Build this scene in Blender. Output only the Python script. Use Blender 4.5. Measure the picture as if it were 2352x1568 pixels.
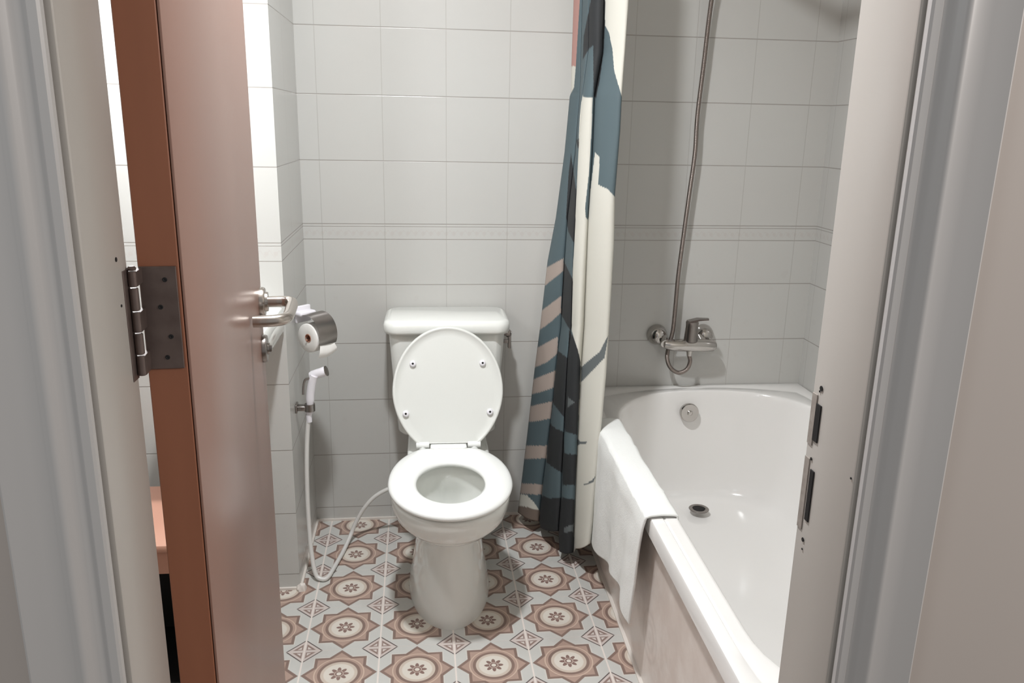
import bpy, bmesh, math, random
import numpy as np
from mathutils import Vector, Matrix, noise
random.seed(4)
PI = math.pi
S = bpy.context.scene
for o in list(bpy.data.objects):
    bpy.data.objects.remove(o)

# ------------------------------------------------------------------ camera
FPX = 1859.4
CAM = Vector((0.3701, -2.6667, 1.3757))
yaw, pitch, roll = 0.1170, 0.2635, 0.0196
fwd = Vector((math.sin(yaw)*math.cos(pitch), math.cos(yaw)*math.cos(pitch), -math.sin(pitch)))
r0 = Vector((math.cos(yaw), -math.sin(yaw), 0)); u0 = r0.cross(fwd)
rgt = math.cos(roll)*r0 + math.sin(roll)*u0
upv = -math.sin(roll)*r0 + math.cos(roll)*u0
cd = bpy.data.cameras.new('camera'); cam = bpy.data.objects.new('camera', cd); S.collection.objects.link(cam)
M = Matrix.Identity(4)
for i in range(3):
    M[i][0] = rgt[i]; M[i][1] = upv[i]; M[i][2] = -fwd[i]; M[i][3] = CAM[i]
cam.matrix_world = M
cd.sensor_width = 36; cd.lens = FPX/2352*36; cd.clip_start = 0.02
S.camera = cam
def at(px, py, Y):
    'world point on the vertical plane y=Y seen at that pixel'
    px, py, Y = float(px), float(py), float(Y)
    d = fwd + (px-1176)/FPX*rgt - (py-784)/FPX*upv
    t = (Y-CAM.y)/d.y
    return CAM + t*d

# ------------------------------------------------------------------ world, lights, exposure
W = bpy.data.worlds.new('world'); S.world = W; W.use_nodes = True
W.node_tree.nodes['Background'].inputs[0].default_value = (0.68, 0.68, 0.68, 1)
W.node_tree.nodes['Background'].inputs[1].default_value = 0.50
def area(name, loc, size, power, col, rot=(0,0,0), sy=None):
    l = bpy.data.lights.new(name, 'AREA'); l.size = size; l.energy = power; l.color = col
    if sy: l.shape = 'RECTANGLE'; l.size_y = sy
    else: l.shape = 'DISK'
    o = bpy.data.objects.new(name, l); S.collection.objects.link(o); o.location = loc; o.rotation_euler = rot
    return o
area('bathroom_ceiling_lamp', (0.30, -1.22, 2.36), 0.12, 31, (0.95, 0.975, 1.0))
pl = bpy.data.lights.new('globe_lamp', 'POINT'); pl.energy = 8; pl.color = (0.955, 0.98, 1.0); pl.shadow_soft_size = 0.06
po = bpy.data.objects.new('globe_lamp', pl); S.collection.objects.link(po); po.location = (-0.32, -0.82, 1.55)
def aimed(name, loc, size, power, col, tgt):
    d = Vector(tgt)-Vector(loc)
    o = area(name, loc, size, power, col); o.rotation_euler = d.to_track_quat('-Z', 'Y').to_euler(); return o
aimed('hallway_cool_fill', (-1.0, -3.3, 2.1), 0.7, 6, (0.92, 0.97, 1.0), (0.2, -2.0, 1.0))  # unseen cool fill added to light the door casings
aimed('hallway_warm_fill', (2.3, -2.65, 1.9), 0.5, 19, (1.0, 0.93, 0.88), (0.1, -1.93, 1.1))  # unseen warm fill from the side, added to brighten the left jamb
S.view_settings.view_transform = 'Standard'; S.view_settings.look = 'None'
S.view_settings.gamma = 1; S.view_settings.exposure = 0.10; S.view_settings.use_curve_mapping = False

# ------------------------------------------------------------------ node helpers
def lin(c):
    c = c/255.0
    return c/12.92 if c <= 0.04045 else ((c+0.055)/1.055)**2.4
def rgb(r, g, b): return (lin(r), lin(g), lin(b), 1.0)
class X:
    nt = None
    def __init__(s, v): s.v = v
    @staticmethod
    def m(op, *a):
        n = X.nt.nodes.new('ShaderNodeMath'); n.operation = op
        for i, x in enumerate(a):
            if isinstance(x, X): x = x.v
            if isinstance(x, (int, float)): n.inputs[i].default_value = x
            else: X.nt.links.new(x, n.inputs[i])
        return X(n.outputs[0])
    def __add__(s, o): return X.m('ADD', s, o)
    __radd__ = __add__
    def __sub__(s, o): return X.m('SUBTRACT', s, o)
    def __rsub__(s, o): return X.m('SUBTRACT', o, s)
    def __mul__(s, o): return X.m('MULTIPLY', s, o)
    __rmul__ = __mul__
    def __truediv__(s, o): return X.m('DIVIDE', s, o)
def fabs(a): return X.m('ABSOLUTE', a)
def mx(a, b): return X.m('MAXIMUM', a, b)
def mn(a, b): return X.m('MINIMUM', a, b)
def inv(a): return 1.0 - a
def lt(a, w, s=0.004):   # 1 where a < w, soft edge s
    n = X.nt.nodes.new('ShaderNodeMapRange'); n.interpolation_type = 'SMOOTHSTEP'
    X.nt.links.new(a.v, n.inputs[0]); n.inputs[1].default_value = w-s; n.inputs[2].default_value = w+s
    n.inputs[3].default_value = 1; n.inputs[4].default_value = 0
    return X(n.outputs[0])
def fold(a, p):          # signed distance to the nearest multiple of p
    return (X.m('FRACT', a/p + 0.5) - 0.5)*p
def mixc(f, a, b):
    n = X.nt.nodes.new('ShaderNodeMix'); n.data_type = 'RGBA'
    for i, x in ((0, f), (6, a), (7, b)):
        if isinstance(x, X): X.nt.links.new(x.v, n.inputs[i])
        elif isinstance(x, bpy.types.NodeSocket): X.nt.links.new(x, n.inputs[i])
        else: n.inputs[i].default_value = x
    return n.outputs[2]
def newmat(name, col=(0.8,0.8,0.8,1), rough=0.5, metal=0.0, spec=None, coat=0.0):
    m = bpy.data.materials.new(name); m.use_nodes = True
    b = m.node_tree.nodes['Principled BSDF']
    b.inputs['Base Color'].default_value = col; b.inputs['Roughness'].default_value = rough
    b.inputs['Metallic'].default_value = metal
    if spec is not None: b.inputs['Specular IOR Level'].default_value = spec
    if coat: b.inputs['Coat Weight'].default_value = coat; b.inputs['Coat Roughness'].default_value = 0.08
    X.nt = m.node_tree
    return m, b
def coords(kind='Object'):
    t = X.nt.nodes.new('ShaderNodeTexCoord'); s = X.nt.nodes.new('ShaderNodeSeparateXYZ')
    X.nt.links.new(t.outputs[kind], s.inputs[0])
    return t.outputs[kind], X(s.outputs[0]), X(s.outputs[1]), X(s.outputs[2])
def nz(vec, scale, detail=2, stretch=None, rough=0.5):
    if stretch:
        mp = X.nt.nodes.new('ShaderNodeMapping'); X.nt.links.new(vec, mp.inputs[0]); mp.inputs[3].default_value = stretch; vec = mp.outputs[0]
    n = X.nt.nodes.new('ShaderNodeTexNoise'); X.nt.links.new(vec, n.inputs['Vector'])
    n.inputs['Scale'].default_value = scale; n.inputs['Detail'].default_value = detail; n.inputs['Roughness'].default_value = rough
    return X(n.outputs[0])
def bump(b, h, strength=0.3, dist=0.001):
    n = X.nt.nodes.new('ShaderNodeBump'); X.nt.links.new(h.v, n.inputs['Height'])
    n.inputs['Strength'].default_value = strength; n.inputs['Distance'].default_value = dist
    X.nt.links.new(n.outputs[0], b.inputs['Normal'])
def setc(b, c): X.nt.links.new(c, b.inputs['Base Color'])

# ---- materials
def plain_noise(name, c1, c2, scale, rough, bstr=0.1, bdist=0.0005, stretch=None, metal=0, spec=None, coat=0, detail=3):
    m, b = newmat(name, c1, rough, metal, spec, coat)
    v, x, y, z = coords()
    n = nz(v, scale, detail, stretch)
    setc(b, mixc(n, c1, c2))
    if bstr: bump(b, n, bstr, bdist)
    return m
def tile_mat(name, axis, off):
    m, b = newmat(name, rough=0.22)
    v, x, y, z = coords()
    h = x if axis == 'x' else y
    hv = fabs(fold(h-off, 0.2))
    gv = lt(hv, 0.0011, 0.0009)
    low = lt(z, 0.93, 0.001)
    glow = lt(fabs(fold(z-0.0504, 0.2)), 0.0014, 0.0009)*low
    ghi = lt(fabs(fold(z-0.0510, 0.2)), 0.0014, 0.0009)*inv(lt(z, 1.0, 0.001))
    gb = mx(lt(fabs(z-1.0011), 0.0013, 0.0009), lt(fabs(z-1.0425), 0.0010, 0.0008))
    gh = mx(mx(glow, ghi), gb)
    g = mx(gh, gv*0.45)
    # decorative listello between 1.001 and 1.051: faint row of small motifs
    band = inv(lt(z, 1.006, 0.002))*lt(z, 1.040, 0.002)
    hm = fold(h-off, 0.025)
    mot = mx(lt(X.m('SQRT', hm*hm + (z-1.022)*(z-1.022)), 0.006, 0.002), lt(fabs(X.m('SINE', h*250)*0.008 + (z-1.022)), 0.0015, 0.0015))
    # faint sprigs on the tiles below
    sp = nz(v, 23, 3)
    spr = inv(lt(sp, 0.66, 0.03))*low
    cl = nz(v, 3.2, 2)
    base = mixc(cl, rgb(200, 200, 196), rgb(196, 194, 190))
    base = mixc(spr*0.16, base, rgb(186, 182, 178))
    base = mixc(band*mot*0.13, base, rgb(176, 150, 144))
    gn = nz(v, 9, 2)
    grout = mixc(gn, rgb(158, 152, 146), rgb(120, 110, 104))
    setc(b, mixc(g*0.7, base, grout))
    bump(b, inv(g), 0.5, 0.001)
    return m
def floor_mat():
    m, b = newmat('patterned_floor_tile', rough=0.3)
    v, x, y, z = coords()
    p = 0.2
    u = fold(x-0.153, p)/p; w = fold(y+0.243, p)/p            # star centred cell, -.5..+.5
    au, aw = fabs(u), fabs(w)
    r = X.m('SQRT', u*u + w*w)
    sq = mx(au, aw); dm = au + aw
    star = mn(sq/0.335, dm/0.485)                             # <1 inside the eight pointed star
    th = X.m('ARCTAN2', w, u)
    pale = mixc(nz(v, 6, 2), rgb(209, 207, 200), rgb(216, 211, 204))
    # bluish pale arrow shapes between the stars
    du, dw = 0.5-au, 0.5-aw
    dd = du + dw
    c = pale
    c = mixc(lt(mn(du, dw), 0.15, 0.006)*inv(lt(mx(du,dw), 0.0, .002)), c, rgb(203, 202, 197))
    # lattice diamonds
    c = mixc(lt(dd, 0.245, 0.006), c, rgb(96, 84, 82))
    c = mixc(lt(dd, 0.222, 0.006), c, rgb(208, 196, 190))
    tri = lt(dd, 0.175, 0.006)*inv(lt(mn(du, dw), 0.024, 0.005))
    c = mixc(tri, c, rgb(148, 126, 118))
    tri2 = lt(dd, 0.135, 0.006)*inv(lt(mn(du, dw), 0.04, 0.005))
    c = mixc(tri2, c, rgb(214, 206, 200))
    # the star
    outline = mixc(nz(v, 14, 2), rgb(128, 108, 100), rgb(144, 120, 109))
    fill = mixc(nz(v, 10, 3), rgb(184, 158, 144), rgb(170, 145, 133))
    c = mixc(lt(star, 1.0, 0.015), c, outline)
    c = mixc(lt(star, 0.885, 0.015), c, fill)
    c = mixc(lt(fabs(r-0.315), 0.008, 0.005)*lt(star, 0.885, .015), c, rgb(205, 182, 165))
    c = mixc(lt(r, 0.275, 0.005), c, outline)
    c = mixc(lt(r, 0.235, 0.005), c, rgb(206, 192, 178))
    c = mixc(lt(r, 0.195, 0.012), c, rgb(220, 213, 202))
    pet = 0.058 + 0.068*fabs(X.m('COSINE', th*4.0))
    c = mixc(lt(r - pet, 0.0, 0.007)*inv(lt(r, 0.03, 0.004)), c, rgb(138, 112, 104))
    c = mixc(lt(fabs(r-0.055), 0.005, 0.003), c, rgb(200, 184, 172))
    # grout along the depth direction white and clear, across thin
    gx = lt(fabs(fold(x-0.053, p)), 0.0022, 0.0012)
    gy = lt(fabs(fold(y+0.143, p)), 0.0010, 0.0010)
    c = mixc(gx, c, rgb(232, 222, 214)); c = mixc(gy*0.6, c, rgb(214, 205, 198))
    st = nz(v, 5, 4)
    c = mixc(inv(lt(st, 0.62, 0.08))*0.12, c, rgb(140, 120, 110))
    setc(b, c)
    bump(b, inv(mx(gx, gy)), 0.3, 0.0008)
    return m
def marble_mat():
    m, b = newmat('beige_marbled_tile', rough=0.3)
    v, x, y, z = coords()
    n = nz(v, 6, 7, None, 0.65); n2 = nz(v, 2.4, 2)
    # faint concentric rosettes printed on the panel tiles
    fy = fold(y+1.28, 0.3); fz = fold(z-0.16, 0.3)
    r = X.m('SQRT', fy*fy + fz*fz)
    rg = X.m('SINE', r*230)*0.5 + 0.5
    c = mixc(inv(lt(n, 0.5, 0.16)), rgb(204, 188, 178), rgb(238, 231, 225))
    c = mixc(n2, c, rgb(228, 217, 209))
    c = mixc(rg*lt(r, 0.07, 0.01)*0.16, c, rgb(158, 142, 130))
    setc(b, c)
    return m
M_CER = newmat('white_ceramic', rgb(236, 237, 232), 0.09, coat=0.3)[0]
M_SEAT = newmat('white_seat_plastic', rgb(242, 243, 240), 0.2)[0]
M_LID = newmat('white_lid_plastic', rgb(226, 227, 222), 0.28)[0]
M_TUB = newmat('white_tub_enamel', rgb(238, 236, 233), 0.13, coat=0.2)[0]
M_INBOWL = newmat('bowl_interior_ceramic', rgb(214, 214, 206), 0.12)[0]
M_CHROME = newmat('chrome', rgb(190, 186, 182), 0.14, 1.0)[0]
M_CHROMED = newmat('worn_chrome', rgb(150, 144, 140), 0.3, 1.0)[0]
M_NICKEL = newmat('satin_nickel', rgb(188, 180, 172), 0.26, 1.0)[0]
M_DARK = newmat('black_rubber', rgb(26, 24, 24), 0.5)[0]
M_HOLE = newmat('dark_recess', rgb(22, 20, 20), 0.8)[0]
M_WPL = newmat('white_gloss_plastic', rgb(238, 235, 240), 0.25)[0]
M_HOSE = newmat('white_hose_plastic', rgb(222, 220, 216), 0.3)[0]
M_CAULK = newmat('white_caulk', rgb(226, 218, 210), 0.5)[0]
M_PAPER = plain_noise('tissue_paper', rgb(244, 242, 238), rgb(232, 229, 224), 60, 0.9, 0.2, 0.0005)
M_TRIMP = plain_noise('white_gloss_paint', rgb(187, 182, 176), rgb(179, 174, 167), 2.5, 0.35, 0.25, 0.0008, (1, 1, 0.15))
M_CASING = plain_noise('grey_white_casing_paint', rgb(196, 194, 192), rgb(184, 181, 179), 5, 0.38, 0.35, 0.0008, (3, 3, 0.12))
M_HALLWALL = plain_noise('hallway_wall_paint', rgb(196, 186, 178), rgb(188, 180, 174), 3, 0.6, 0.1)
M_HALLFLOOR = plain_noise('hallway_floor', rgb(120, 105, 92), rgb(100, 88, 78), 8, 0.5, 0.1)
M_CEIL = newmat('ceiling_paint', rgb(232, 230, 224), 0.8)[0]
M_WALLP = newmat('bathroom_paint', rgb(226, 222, 214), 0.6)[0]
M_EDGE = plain_noise('dark_wood_edge', rgb(166, 108, 80), rgb(142, 90, 66), 9, 0.5, 0.2, 0.0006, (2, 2, 0.25))
M_DOORF = plain_noise('pinkish_beige_laminate', rgb(152, 117, 104), rgb(146, 111, 98), 3, 0.3, 0.04, 0.0003, (1, 1, 0.2))
M_HINGE = plain_noise('tarnished_hinge_steel', rgb(128, 114, 108), rgb(88, 74, 70), 45, 0.45, 0.3, 0.0006, None, 0.6)
M_BOX = plain_noise('pink_varnished_wood', rgb(206, 158, 136), rgb(190, 140, 120), 5, 0.35, 0.1, 0.0005, (1, 1, 4))
M_BLACK = newmat('shade_and_screw_black', rgb(24, 24, 26), 0.7)[0]  # black stands in for shade inside the open cabinet; also hinge screws
M_STEEL = plain_noise('painted_strike_plate', rgb(176, 168, 160), rgb(128, 120, 113), 120, 0.45, 0.2)
M_RAIL = newmat('rail_steel', rgb(200, 198, 195), 0.25, 1)[0]
M_MARBLE = marble_mat(); M_FLOOR = floor_mat()
M_TILEX = tile_mat('white_wall_tile_back', 'x', 0.0598)
M_TILEY = tile_mat('white_wall_tile_side', 'y', -0.035)
# towel
M_TOWEL, b_ = newmat('white_terry_cloth', rgb(240, 241, 238), 0.95)
v_, x_, y_, z_ = coords(); bump(b_, nz(v_, 260, 2) + nz(v_, 30, 2)*1.5, 0.55, 0.0015)
# curtain
M_CURT, b_ = newmat('printed_curtain_cloth', (1,1,1,1), 0.75)
a_ = X.nt.nodes.new('ShaderNodeAttribute'); a_.attribute_name = 'print'; X.nt.links.new(a_.outputs['Color'], b_.inputs['Base Color'])
v_, x_, y_, z_ = coords(); bump(b_, nz(v_, 350, 2), 0.15, 0.0005)
# ribbed metal hose
M_FLEX, b_ = newmat('ribbed_metal_hose', rgb(140, 130, 124), 0.35, 0.9)
v_, x_, y_, z_ = coords(); bump(b_, X.m('SINE', z_*2200), 0.4, 0.0006)
M_WATER, b_ = newmat('water', rgb(225, 228, 222), 0.02); b_.inputs['Transmission Weight'].default_value = 0.7; b_.inputs['IOR'].default_value = 1.33
M_LAMP, b_ = newmat('lamp_diffuser', (1,1,1,1), 0.5); b_.inputs['Emission Color'].default_value = (1, .96, .9, 1); b_.inputs['Emission Strength'].default_value = 3.0

# ------------------------------------------------------------------ mesh helpers
def link(name, me, mat, parent=None, smooth=True, angle=35):
    o = bpy.data.objects.new(name, me); S.collection.objects.link(o)
    if mat is not None: me.materials.append(mat)
    if smooth:
        for p in me.polygons: p.use_smooth = True
        try: me.set_sharp_from_angle(angle=math.radians(angle))
        except Exception: pass
    if parent: o.parent = parent
    return o
def bobj(name, bm, mat, parent=None, smooth=True, angle=35, norm=True):
    if norm: bmesh.ops.recalc_face_normals(bm, faces=bm.faces)
    me = bpy.data.meshes.new(name); bm.to_mesh(me); bm.free()
    return link(name, me, mat, parent, smooth, angle)
def box(bm, a, b, bev=0.0, seg=2, M4=None):
    r = bmesh.ops.create_cube(bm, size=1)
    vs = r['verts']
    for v in vs:
        v.co = Vector(((a[0]+b[0])/2 + v.co.x*(b[0]-a[0]), (a[1]+b[1])/2 + v.co.y*(b[1]-a[1]), (a[2]+b[2])/2 + v.co.z*(b[2]-a[2])))
    if bev:
        es = list({e for v in vs for e in v.link_edges})
        g = bmesh.ops.bevel(bm, geom=es, offset=bev, segments=seg, profile=0.5, affect='EDGES')
        vs = list({v for f in g['faces'] for v in f.verts})
    if M4 is not None:
        for v in vs: v.co = M4 @ v.co
    return vs
def loft(bm, rings, cap0=True, cap1=True, close=True):
    R = [[bm.verts.new(p) for p in r] for r in rings]
    n = len(R[0])
    for a, b in zip(R[:-1], R[1:]):
        for i in range(n if close else n-1):
            j = (i+1) % n
            bm.faces.new((a[i], a[j], b[j], b[i]))
    if cap0 and close: bm.faces.new(R[0])
    if cap1 and close: bm.faces.new(list(reversed(R[-1])))
    return R
def frame_for(t):
    t = t.normalized(); a = Vector((0,0,1)) if abs(t.z) < 0.9 else Vector((1,0,0))
    n = t.cross(a).normalized(); return n, t.cross(n).normalized()
def catmull(P, k=8):
    P = [Vector(p) for p in P]; Q = [P[0]*2-P[1]] + P + [P[-1]*2-P[-2]]; out = []
    for i in range(1, len(Q)-2):
        for s in range(k):
            t = s/k
            out.append(0.5*((2*Q[i]) + (Q[i+1]-Q[i-1])*t + (2*Q[i-1]-5*Q[i]+4*Q[i+1]-Q[i+2])*t*t + (3*Q[i]-Q[i-1]-3*Q[i+1]+Q[i+2])*t**3))
    out.append(P[-1]); return out
def tube(bm, P, r, n=14, caps=True):
    P = [Vector(p) for p in P]
    rr = r if isinstance(r, (list, tuple)) else [r]*len(P)
    t0 = (P[1]-P[0]).normalized(); nrm, _ = frame_for(t0); rings = []
    for i, p in enumerate(P):
        t = ((P[min(i+1, len(P)-1)]-P[max(i-1, 0)])).normalized()
        nrm = (nrm - t*nrm.dot(t)).normalized(); b = t.cross(nrm)
        rings.append([p + (nrm*math.cos(2*PI*k/n) + b*math.sin(2*PI*k/n))*rr[i] for k in range(n)])
    loft(bm, rings, caps, caps)
def lathe(bm, origin, axis, prof, n=40):
    'prof: list of (distance along axis, radius)'
    origin = Vector(origin); axis = Vector(axis).normalized(); a, b = frame_for(axis)
    loft(bm, [[origin + axis*h + (a*math.cos(2*PI*k/n) + b*math.sin(2*PI*k/n))*max(r, 1e-5) for k in range(n)] for h, r in prof])
def thing(name, label, cat, loc=(0,0,0), rz=0, group=None):
    o = bpy.data.objects.new(name, None); S.collection.objects.link(o); o.location = loc; o.rotation_euler = (0, 0, rz); o.empty_display_size = 0.05
    o['label'] = label; o['category'] = cat
    if group: o['group'] = group
    return o
def tag(o, label, cat, group=None):
    o['label'] = label; o['category'] = cat
    if group: o['group'] = group
    return o
def struct(name, bm, mat, smooth=False, label=None):
    o = bobj(name, bm, mat, None, smooth); o['kind'] = 'structure'
    if label: o['label'] = label
    return o
def bx(a, b, bev=0.0):
    bm = bmesh.new(); box(bm, a, b, bev); return bm

# ------------------------------------------------------------------ room
XR = 1.735; YF = -1.88; ZC = 2.42; XL = -0.85; YN = -0.435; T = 0.1
struct('floor', bx((XL-T, YF, -0.05), (XR+T, 0.0+T, 0.0)), M_FLOOR)
struct('wall_back', bx((-T, 0.0, 0.0), (XR+T, T, ZC)), M_TILEX)
struct('wall_right', bx((XR, YF, 0.0), (XR+T, 0.0, ZC)), M_TILEY)
# projecting block left of the toilet: face towards the camera at y=-.435, side face at x=0
bm = bmesh.new(); box(bm, (XL-T, YN, 0.0), (0.0, 0.0, ZC))
o = struct('wall_recess', bm, M_TILEX)
o.data.materials.append(M_TILEY)
for p in o.data.polygons:
    if abs(p.normal.x) > 0.9: p.material_index = 1
struct('wall_left', bx((XL-T, YF, 0.0), (XL, YN, ZC)), M_TILEY)
struct('ceiling', bx((XL-T, YF, ZC), (XR+T, T, ZC+0.05)), M_CEIL)
JL, JR, YO = 0.098, 0.790, -1.980     # jamb faces, outer jamb edge
bm = bmesh.new()
box(bm, (XL-T, YO+0.004, 0), (JL-0.03, YF, ZC)); box(bm, (JR+0.03, YO+0.004, 0), (XR+T, YF, ZC)); box(bm, (JL-0.03, YO+0.004, 2.06), (JR+0.03, YF, ZC))
struct('wall_front', bm, M_WALLP)
bm = bmesh.new()
box(bm, (-1.6, YO-0.004, -0.05), (JL-0.03, YO+0.003, 2.6)); box(bm, (JR+0.03, YO-0.004, -0.05), (2.9, YO+0.003, 2.6)); box(bm, (JL-0.03, YO-0.004, 2.06), (JR+0.03, YO+0.003, 2.6))
struct('wall_hallway', bm, M_HALLWALL)
struct('floor_hallway', bx((-1.6, -4.6, -0.06), (2.9, YF, -0.0505)), M_HALLFLOOR)
# white caulk lines where the floor meets the walls
bm = bmesh.new(); box(bm, (0.0, -0.007, 0), (0.935, 0.0, 0.008)); box(bm, (0.0, YN-0.0, 0), (0.007, -0.007, 0.008)); box(bm, (XL, YN-0.007, 0), (0.007, YN, 0.008))
struct('trim_1', bm, M_CAULK)
# door jambs and head
def jamb(name, xa, xb):
    bm = bmesh.new(); box(bm, (xa, YO, 0), (xb, YF, 2.06), 0.0025)
    return struct(name, bm, M_TRIMP, True)
jl = jamb('trim_2', JL-0.03, JL); jr = jamb('trim_3', JR, JR+0.03)
struct('trim_4', bx((JL, YO, 2.03), (JR, YF, 2.06), 0.002), M_TRIMP, True)
# architraves on the hallway side: profile swept up the wall (w = distance from the jamb, d = how far it stands out)
prof = [(0,0),(0,.006),(.002,.008),(.009,.008),(.0105,.0065),(.019,.0065),(.023,.009),(.026,.0135),(.029,.015),(.032,.0148),(.036,.0135),(.05,.0145),(.066,.0175),(.073,.019),(.0755,.017),(.076,0)]
def casing(name, x0, sgn):
    bm = bmesh.new()
    loft(bm, [[Vector((x0+sgn*w, YO-0.004-d, z)) for w, d in prof] for z in (-0.05, 0.4, 0.8, 1.2, 1.6, 2.03, 2.11)])
    return struct(name, bm, M_CASING, True)
casing('trim_5', JL-0.004, -1); casing('trim_6', JR+0.004, 1)
# strike plates, mortices and scuffs on the right jamb
def flat_on_right(name, y0, y1, z0, z1, mat, th=0.0012, parent=jr, out=0.0):
    bm = bmesh.new(); box(bm, (JR-th-out, y0, z0), (JR-out, y1, z1), 0.0004, 1); return bobj(name, bm, mat, parent)
flat_on_right('strike_plate', -1.893, -1.8822, 1.045, 1.103, M_STEEL)
flat_on_right('mortice', -1.9035, -1.8925, 1.052, 1.094, M_HOLE, 0.0014)
flat_on_right('strike_plate', -1.893, -1.8822, 0.945, 1.03, M_STEEL)
flat_on_right('mortice', -1.9055, -1.897, 0.960, 1.020, M_HOLE, 0.0014)
for (yy, zz, sy, sz) in ((-1.8985, 1.112, 0.003, 0.0012), (-1.8955, 1.031, 0.0018, 0.002), (-1.899, 0.936, 0.0025, 0.0012), (-1.896, 1.108, 0.0012, 0.002), (-1.9, 0.925, 0.0012, 0.003), (-1.976, 1.045, 0.0012, 0.006)):
    bm = bmesh.new(); lathe(bm, (JR-0.0005, yy, zz), (-1,0,0), [(0, sy), (0.0006, sy)], 8)
    bobj('screw_hole', bm, M_HOLE, jr)
for (yy, zz, r) in ((-1.907, 1.25, 0.0022), (-1.906, 1.207, 0.0014)):
    bm = bmesh.new(); lathe(bm, (JL, yy, zz), (1,0,0), [(0, r), (0.0006, r)], 8)
    bobj('screw_hole', bm, M_HOLE, jl)

# ------------------------------------------------------------------ door leaf, open into the bathroom
AD = 0.083
door = thing('door_leaf', 'open pinkish beige door with dark wooden edge, hung on the left jamb', 'door', (0.1010, -1.862, 0.0), AD)
TH, LEN, ZB, ZT = 0.041, 0.662, 0.012, 2.02
bm = bmesh.new(); box(bm, (0.0, 0.0, ZB), (TH-0.0035, LEN, ZT), 0.001, 1)
bobj('door_core', bm, M_EDGE, door); door.children[-1]['label'] = 'dark brown wooden hinge edge and core'
bm = bmesh.new(); box(bm, (TH-0.0027, 0.0006, ZB), (TH, LEN, ZT), 0.0008, 2)
bobj('face_panel', bm, M_DOORF, door)
# hinge: leaf on the edge, knuckles and pin at the jamb
hz0, hz1 = 1.133, 1.236
hinge = bpy.data.objects.new('hinge', None); S.collection.objects.link(hinge); hinge.parent = door
bm = bmesh.new(); box(bm, (0.0008, -0.0025, hz0), (TH-0.006, 0.0, hz1), 0.0006, 1)
bobj('hinge_leaf', bm, M_HINGE, hinge)
for sx, sz in ((0.024, hz1-0.013), (0.018, hz1-0.04), (0.025, hz0+0.033), (0.020, hz0+0.012)):
    bm = bmesh.new(); lathe(bm, (sx, -0.0024, sz), (0,-1,0), [(0, 0.0024), (0.0010, 0.0021), (0.0010, 0.0010), (0.0005, 0.0003)], 16)
    bobj('screw', bm, M_BLACK, hinge)
bm = bmesh.new(); zs = [hz0, hz0+0.021, hz0+0.043, hz0+0.064, hz0+0.087, hz1]
for i in range(5):
    hh = zs[i+1]-zs[i]-0.0014
    lathe(bm, (0.0, -0.022, zs[i]+0.0006), (0,0,1), [(0, 0.0036), (0.0008, 0.0042), (hh-0.0008, 0.0042), (hh, 0.0036)], 18)
for i in (0, 2, 4):
    box(bm, (0.0005, -0.0235, zs[i]+0.001), (0.0042, -0.001, zs[i+1]-0.001))
lathe(bm, (0.0, -0.022, hz1), (0,0,1), [(0, 0.0036), (0.002, 0.0042), (0.004, 0.0025)], 16)
bobj('knuckle', bm, M_HINGE, hinge)
bm = bmesh.new(); box(bm, (JL-0.0005, -1.896, hz0-0.003), (JL+0.0010, -1.8812, hz1+0.001), 0.0004, 1)
bobj('hinge_leaf', bm, M_HINGE, jl)
# lever handle (folds back towards the door) and lock escutcheon
HY, HZ = 0.636, 1.062
handle = bpy.data.objects.new('handle', None); S.collection.objects.link(handle); handle.parent = door
bm = bmesh.new(); lathe(bm, (TH, HY, HZ), (1,0,0), [(0, 0.026), (0.006, 0.026), (0.009, 0.0245), (0.0095, 0.018), (0.014, 0.017)], 40)
bobj('rosette', bm, M_NICKEL, handle)
bm = bmesh.new()
pts = [(TH+0.008, HY, HZ), (TH+0.028, HY, HZ), (TH+0.042, HY, HZ), (TH+0.052, HY-0.006, HZ), (TH+0.057, HY-0.022, HZ), (TH+0.057, HY-0.07, HZ), (TH+0.056, HY-0.118, HZ), (TH+0.050, HY-0.138, HZ), (TH+0.036, HY-0.147, HZ), (TH+0.018, HY-0.149, HZ), (TH+0.004, HY-0.149, HZ)]
tube(bm, catmull(pts, 8), 0.0096, 20)
bobj('lever', bm, M_NICKEL, handle)
bm = bmesh.new(); lathe(bm, (TH, HY, HZ-0.086), (1,0,0), [(0, 0.025), (0.005, 0.025), (0.008, 0.0235), (0.0085, 0.011), (0.012, 0.010)], 40)
box(bm, (TH+0.0075, HY-0.004, HZ-0.092), (TH+0.016, HY+0.004, HZ-0.080), 0.002)
bobj('lock_escutcheon', bm, M_CHROMED, door)

# ------------------------------------------------------------------ toilet
toi = thing('toilet', 'white close-coupled toilet with raised lid standing on patterned floor', 'toilet', (0.457, -0.004, 0.0), -0.013)
def egg(hw, yw, bf, bb, z, n=64, nf=2.0, nb=2.2, clamp=None, dx=0):
    out = []
    for k in range(n):
        t = 2*PI*k/n; c, s = math.cos(t), math.sin(t)
        e = nb if s > 0 else nf
        x = hw*math.copysign(abs(c)**(2/e), c); y = (bb if s > 0 else bf)*math.copysign(abs(s)**(2/e), s)
        y += yw
        if clamp is not None and y > clamp: y = clamp
        out.append(Vector((x+dx, y, z)))
    return out
bm = bmesh.new()
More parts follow.
